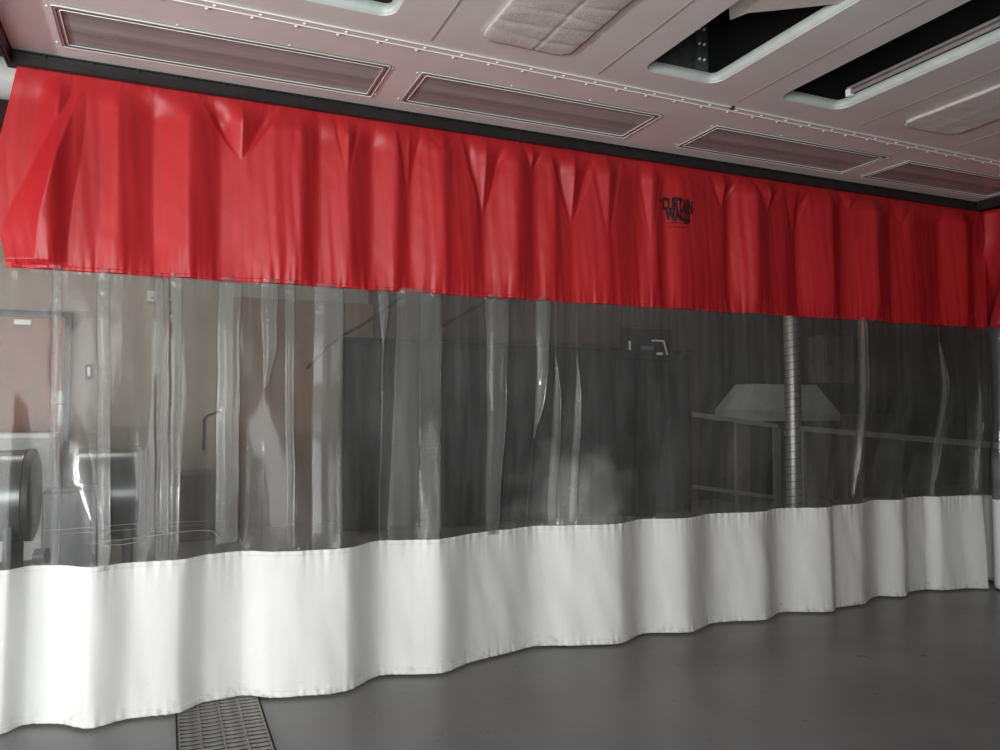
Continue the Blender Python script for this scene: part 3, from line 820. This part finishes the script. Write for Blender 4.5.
# wall switch, alarm plate, conduit bracket
y = YB+.075
sw = tag(MB().box(X(85, y), X(92, y), y-.04, y+.003, Zp(88, 380, y), Zp(88, 364, y), .006).build('light_switch', 'door_frame', origin=(X(88, y), y, Zp(88, 372, y))), 'small grey switch box on the beige wall beside the door', 'switch')
MB().box(X(87, y), X(90, y), y-.055, y-.038, Zp(88, 376, y), Zp(88, 367, y), .004).build('switch_rocker', 'frame_white', parent=sw)
al = tag(MB().box(X(145, y), X(155, y), y-.03, y+.003, Zp(150, 302, y), Zp(150, 291, y), .006).build('alarm_box', 'hood', origin=(X(150, y), y, Zp(150, 297, y))), 'small pale square box high on the beige wall', 'alarm')
MB().dome((X(150, y), y-.03, Zp(150, 297, y)), .03).build('button', 'frame_white', parent=al)
cx0, cx1 = X(204, y), X(216, y)
tag(MB().tube([(cx0, y-.02, Zp(205, 450, y)), (cx0, y-.02, Zp(205, 420, y)), (cx0+.03, y-.03, Zp(205, 416, y)), (cx1+.03, y-.2, Zp(216, 411, y))], .012, 8).build('wall_hook', 'hose', origin=(cx0, y, 1.2), smooth=True), 'thin dark bent bracket on the beige wall', 'bracket')
tag(MB().box(X(172, 9.2), X(212, 9.2), 9.2, 9.8, 0, Zp(190, 474, 9.2), .015).build('floor_cabinet', 'box_grey', origin=(X(190, 9.2), 9.5, 0)), 'low dull grey box standing on the floor by the beige wall', 'box')
# drums on cradles
def drum(xl, xr, y, zt, zb, label, dark_left):
    r = (zt-zb)/2; zc = (zt+zb)/2
    t = thing('steel_drum', label, 'drum', ((xl+xr)/2, y, 0), 'grey drums lying on a stand')
    L_ = xr-xl
    prof = [(0, r*.55), (.0, r*.58), (.10, r*.97), (.13, r), (.86, r), (.865, r*1.015), (.885, r*1.015), (.89, r)]
    b = MB(); b.tube([(xl+L_*u, y, zc) for u, _ in prof], [q for _, q in prof], 48); b.build('shell', 'drum', parent=t, smooth=True, angle=25)
    b = MB(); b.tube([(xl+L_*u, y, zc) for u in (.89, .90, .97, 1.0)], [r*.99, r*1.03, r*1.03, r*.9], 48); b.build('end_band', 'drum_dark', parent=t, smooth=True, angle=25)
    MB().tube([(xl+.02, y, zc), (xl-.05, y, zc)], [r*.12, r*.12], 16).build('hub', 'drum_dark', parent=t)
    for u in (.25, .75):
        x = xl+L_*u
        MB().box(x-.03, x+.03, y-r*.8, y+r*.8, 0, zb+.14, .006).build('cradle', 'machine', parent=t)
yd = 7.0
drum(X(72, yd), X(150, yd), yd, Zp(110, 447, yd), Zp(110, 540, yd), 'large grey cylinder lying level with a dark band at its right end', 0)
drum(X(-50, yd), X(39, yd), yd, Zp(20, 450, yd), Zp(20, 540, yd), 'grey cylinder at the left edge of the photo, partly cut off', 0)
# machine block in front of the drums
ym = 6.2
mb = thing('pump_unit', 'dark blocky machine in front of the large grey cylinder', 'machine', (X(72, ym), ym, 0))
MB().box(X(44, ym), X(100, ym), ym, ym+.28, .12, Zp(80, 489, ym), .03).build('body', 'machine', parent=mb)
MB().box(X(40, ym), X(104, ym), ym-.04, ym+.32, .06, .12, .01).build('base', 'drum_dark', parent=mb)
for px in (46, 98):
    for dy in (0, .26):
        MB().box(X(px, ym)-.025, X(px, ym)+.025, ym+dy-.02, ym+dy+.02, 0, .06).build('foot', 'machine', parent=mb)
MB().tube([(X(40, ym), ym-.0, .45), (X(52, ym), ym-.03, .45)], .05, 14).build('valve', 'machine', parent=mb, smooth=True, angle=40)

# black heavy curtain wall in the middle of the back room
yk = 9.0
x0, x1 = X(343, yk), X(690, yk); zt = Zp(500, 345, yk)
bk = thing('black_curtain', 'large black hanging partition seen through the clear vinyl', 'partition', ((x0+x1)/2, yk, 0))
rows = []
for j in range(25):
    z = .03+(zt-.03)*j/24
    rows.append([(x0+(x1-x0)*i/240, yk+.035*math.sin(i*.42+.8*math.sin(i*.05))+.02*noise.noise((i*.1, z, 2)), z) for i in range(241)])
bm = bmesh.new(); g = [[bm.verts.new(p) for p in r] for r in rows]
for A, B in zip(g, g[1:]):
    for k in range(len(A)-1): bm.faces.new((A[k], A[k+1], B[k+1], B[k]))
o = link('cloth', bm, 'black_cloth', bk, smooth=True); dd = o.modifiers.new('thick', 'SOLIDIFY'); dd.thickness = .004
MB().tube([(x0-.03, yk, zt+.01), (x1+.03, yk, zt+.01)], .018, 10).build('rod', 'rail_dark', parent=bk)
for x in (x0-.02, (x0+x1)/2, x1+.02):
    MB().tube([(x, yk+.07, 0), (x, yk+.07, zt+.02)], .018, 8).build('post', 'rail_dark', parent=bk)
# lamp-lit instrument on the black partition
yi = 8.8
ib = thing('control_box', 'black box with bright corner strips above the black partition', 'control box', (X(648, yi), yi, Zp(648, 355, yi)))
MB().box(X(626, yi), X(672, yi), yi, yi+.15, Zp(648, 360, yi), Zp(648, 328, yi), .01).build('case', 'rail_dark', parent=ib)
MB().box(X(629, yi), X(631, yi), yi-.006, yi, Zp(630, 350, yi), Zp(630, 341, yi)).build('light_strip', 'frame_white', parent=ib)
MB().box(X(652, yi), X(664, yi), yi-.006, yi, Zp(658, 341.5, yi), Zp(658, 340, yi)).build('light_strip', 'frame_white', parent=ib)
a, b_ = on_y(663.5, 341, yi), on_y(667, 355, yi)
MB().tube([(a.x, yi-.004, a.z), (b_.x, yi-.004, b_.z)], .012, 6).build('light_strip', 'frame_white', parent=ib)
MB().box(X(641, yi), X(654, yi), yi-.006, yi, Zp(648, 350, yi), Zp(648, 346, yi)).build('display', 'screen', parent=ib)
MB().box(X(657, yi), X(663, yi), yi-.008, yi, Zp(660, 355, yi), Zp(660, 352.5, yi)).build('label_plate', 'frame_white', parent=ib)
MB().box(X(640, yi), X(656, yi), yi+.02, yi+.1, 0, Zp(648, 359, yi)).build('stand', 'rail_dark', parent=ib)

# cables sagging across the brown wall
for pts, lb_ in (([(330, 344), (345, 334), (362, 325), (375, 316), (392, 305), (405, 290)], 'dark cable slanting up behind the clear vinyl, left one'), ([(440, 328), (456, 318), (470, 310), (490, 300), (505, 288)], 'dark cable slanting up behind the clear vinyl, right one')):
    P = [on_y(a, b, 9.7) for a, b in pts]
    P = [P[0]-Vector((.25, -.2, .3))]+P+[P[-1]+Vector((.4, 0, 1.0))]
    tag(MB().tube(P, .02, 8).build('cable', 'hose', origin=P[0], smooth=True), lb_, 'cable')

# spiral duct
ysd = 7.6
xc0 = X(793, ysd); rr = (X(800, ysd)-X(786, ysd))/2*.86
du = thing('spiral_duct', 'bright upright spiral metal duct behind the clear vinyl', 'duct', (xc0, ysd, 0))
MB().tube([(xc0, ysd, .0), (xc0, ysd, 4.3)], rr, 32, True).build('pipe', 'duct', parent=du, smooth=True, angle=40)
b = MB(); P = []
for k in range(44*24):
    a = 2*PI*k/24; P.append((xc0+(rr+.001)*math.cos(a), ysd+(rr+.001)*math.sin(a), .1+.095*k/24))
b.tube(P, .0035, 4).build('spiral_seam', 'duct_seam', parent=du)
MB().tube([(xc0, ysd, Zp(793, 436, ysd)), (xc0, ysd, Zp(793, 431, ysd))], rr+.012, 32).build('clamp_band', 'duct', parent=du, smooth=True, angle=40)
# extraction hood behind the duct
yh = 9.2
hd = thing('extraction_hood', 'pale tapered hood behind the upright metal duct', 'hood', (X(792, yh), yh, 0))
b = MB(); bot = Zp(790, 421, yh); top = Zp(790, 384, yh)
A = [b.bm.verts.new(p) for p in ((X(745, yh), yh, bot), (X(840, yh), yh, bot), (X(840, yh), yh+.7, bot), (X(745, yh), yh+.7, bot))]
Bm = [b.bm.verts.new(p) for p in ((X(745, yh), yh, (bot*.7+top*.3)), (X(840, yh), yh, (bot*.8+top*.2)), (X(840, yh), yh+.7, (bot*.8+top*.2)), (X(745, yh), yh+.7, (bot*.7+top*.3)))]
B = [b.bm.verts.new(p) for p in ((X(762, yh), yh+.15, top), (X(824, yh), yh+.15, top), (X(824, yh), yh+.6, top), (X(762, yh), yh+.6, top))]
for P_, Q_ in ((A, Bm), (Bm, B)):
    for k in range(4): b.bm.faces.new((P_[k], P_[(k+1) % 4], Q_[(k+1) % 4], Q_[k]))
b.bm.faces.new(A[::-1]); b.bm.faces.new(B); b.build('body', 'hood', parent=hd)
for px in (750, 836):
    MB().box(X(px, yh)-.03, X(px, yh)+.03, yh+.05, yh+.65, 0, bot).build('support', 'wall_gray' if False else 'box_grey', parent=hd)
yw = 10.0
wc = thing('wall_cabinet', 'pale square cabinet on the dark wall right of the metal duct', 'cabinet', (X(828, yw), yw, Zp(828, 384, yw)))
MB().box(X(813, yw), X(843, yw), yw-.25, yw+.1, Zp(828, 384, yw), Zp(828, 337, yw), .01).build('body', 'white_rail', parent=wc)
MB().box(X(814.5, yw), X(841.5, yw), yw-.27, yw-.25, Zp(828, 382, yw), Zp(828, 339, yw), .006).build('door', 'white_rail', parent=wc)
MB().box(X(816, yw), X(817, yw), yw-.3, yw-.27, Zp(828, 366, yw), Zp(828, 360, yw)).build('handle', 'steel', parent=wc)
tag(MB().box(X(846, 9.3), X(892, 9.3), 9.3, 9.7, 0, Zp(870, 414, 9.3), .01).build('crate', 'box_grey', origin=(X(870, 9.3), 9.5, 0)), 'low grey crate behind the right hand railing', 'crate')

# railings
def railing(pts, label, posts, low=None):
    P = [on_y(*q) for q in pts]
    t = thing('railing', label, 'railing', (P[0].x, P[0].y, 0), 'white railings behind the curtain')
    def bar(a, b, h, nm):
        mb_ = MB(); dv = (b-a); n = Vector((-dv.y, dv.x, 0)).normalized()*.02
        vs = []
        for q in (a, b):
            for sn, dz in ((-1, 0), (1, 0), (1, -h), (-1, -h)): vs.append(mb_.bm.verts.new(q+n*sn+Vector((0, 0, dz))))
        for f in ((0, 1, 2, 3), (7, 6, 5, 4), (0, 4, 5, 1), (1, 5, 6, 2), (2, 6, 7, 3), (3, 7, 4, 0)): mb_.bm.faces.new([vs[i] for i in f])
        mb_.build(nm, 'white_rail', parent=t)
    bar(P[0], P[1], .06, 'top_rail')
    if low: bar(P[0]-Vector((0, 0, low)), P[1]-Vector((0, 0, low)), .05, 'bottom_rail')
    for u, w_ in posts:
        q = P[0].lerp(P[1], u)
        MB().box(q.x-w_, q.x+w_, q.y-.02, q.y+.02, 0, q.z-.055).build('post', 'white_rail', parent=t)
    return t
railing([(692, 412, 8.3), (778, 424, 7.9)], 'sloping white railing left of the metal duct', [(.5, .006), (.98, .055)], .95)
railing([(800, 426, 7.3), (1015, 444, 5.0)], 'white railing running right of the metal duct', [(.02, .02), (.985, .045)], .98)

# pale pipes left of the canopy, seen past the curtain's edge
pp = on_y(3, 78, 6.5)
dp = thing('ventilation_pipe', 'pale pipe seen past the left end of the red curtain', 'pipe', (pp.x-1, 6.5, pp.z))
MB().tube([(-5.95, 6.5, pp.z), (pp.x+3.0, 6.5, pp.z)], .15, 24).build('pipe', 'frame_white', parent=dp, smooth=True, angle=40)
for x in (pp.x-1.8, pp.x+1.6): MB().tube([(x, 6.5, pp.z), (x, 6.5, 4.3)], .01, 6).build('hanger_rod', 'steel', parent=dp)

# ------------------------------------------------------------------ light
def area(name, loc, rot, sx, sy, power, col=(1, 1, 1)):
    l = bpy.data.lights.new(name, 'AREA'); l.shape = 'RECTANGLE'; l.size = sx; l.size_y = sy; l.energy = power; l.color = col
    o = bpy.data.objects.new(name, l); COL.objects.link(o); o.location = loc; o.rotation_euler = rot
    return o
area('entrance_daylight', ((DX0+DX1)/2, FY-.12, DZ/2), (PI/2, 0, 0), DX1-DX0-.14, DZ-.1, 235, (.985, .995, .98))
area('glint_window_light', (-5.985, (WY0+WY1)/2, (WZ0+WZ1)/2), (0, -PI/2, 0), WZ1-WZ0, WY1-WY0, 350, (1, 1, 1))  # added light behind the unseen slot window, makes the fold glints
area('back_room_light', (-1.6, 8.2, 4.2), (0, 0, 0), 2.4, .5, 32, (1, .93, .84))
area('back_room_light', (6.5, 7.4, 4.2), (0, 0, 0), 2.4, .5, 16, (1, .97, .92))  # added fill to brighten the hood side, no fixture modelled
w = bpy.data.worlds.new('world'); sc.world = w; w.use_nodes = True
w.node_tree.nodes['Background'].inputs[0].default_value = (.75, .85, 1, 1); w.node_tree.nodes['Background'].inputs[1].default_value = .3
vs = sc.view_settings; vs.view_transform = 'Standard'; vs.look = 'None'; vs.gamma = 1; vs.exposure = .46; vs.use_curve_mapping = False
sc.cycles.max_bounces = 10; sc.cycles.transparent_max_bounces = 24; sc.cycles.use_denoising = True
sc.cycles.caustics_reflective = False; sc.cycles.caustics_refractive = False; sc.cycles.sample_clamp_indirect = 6
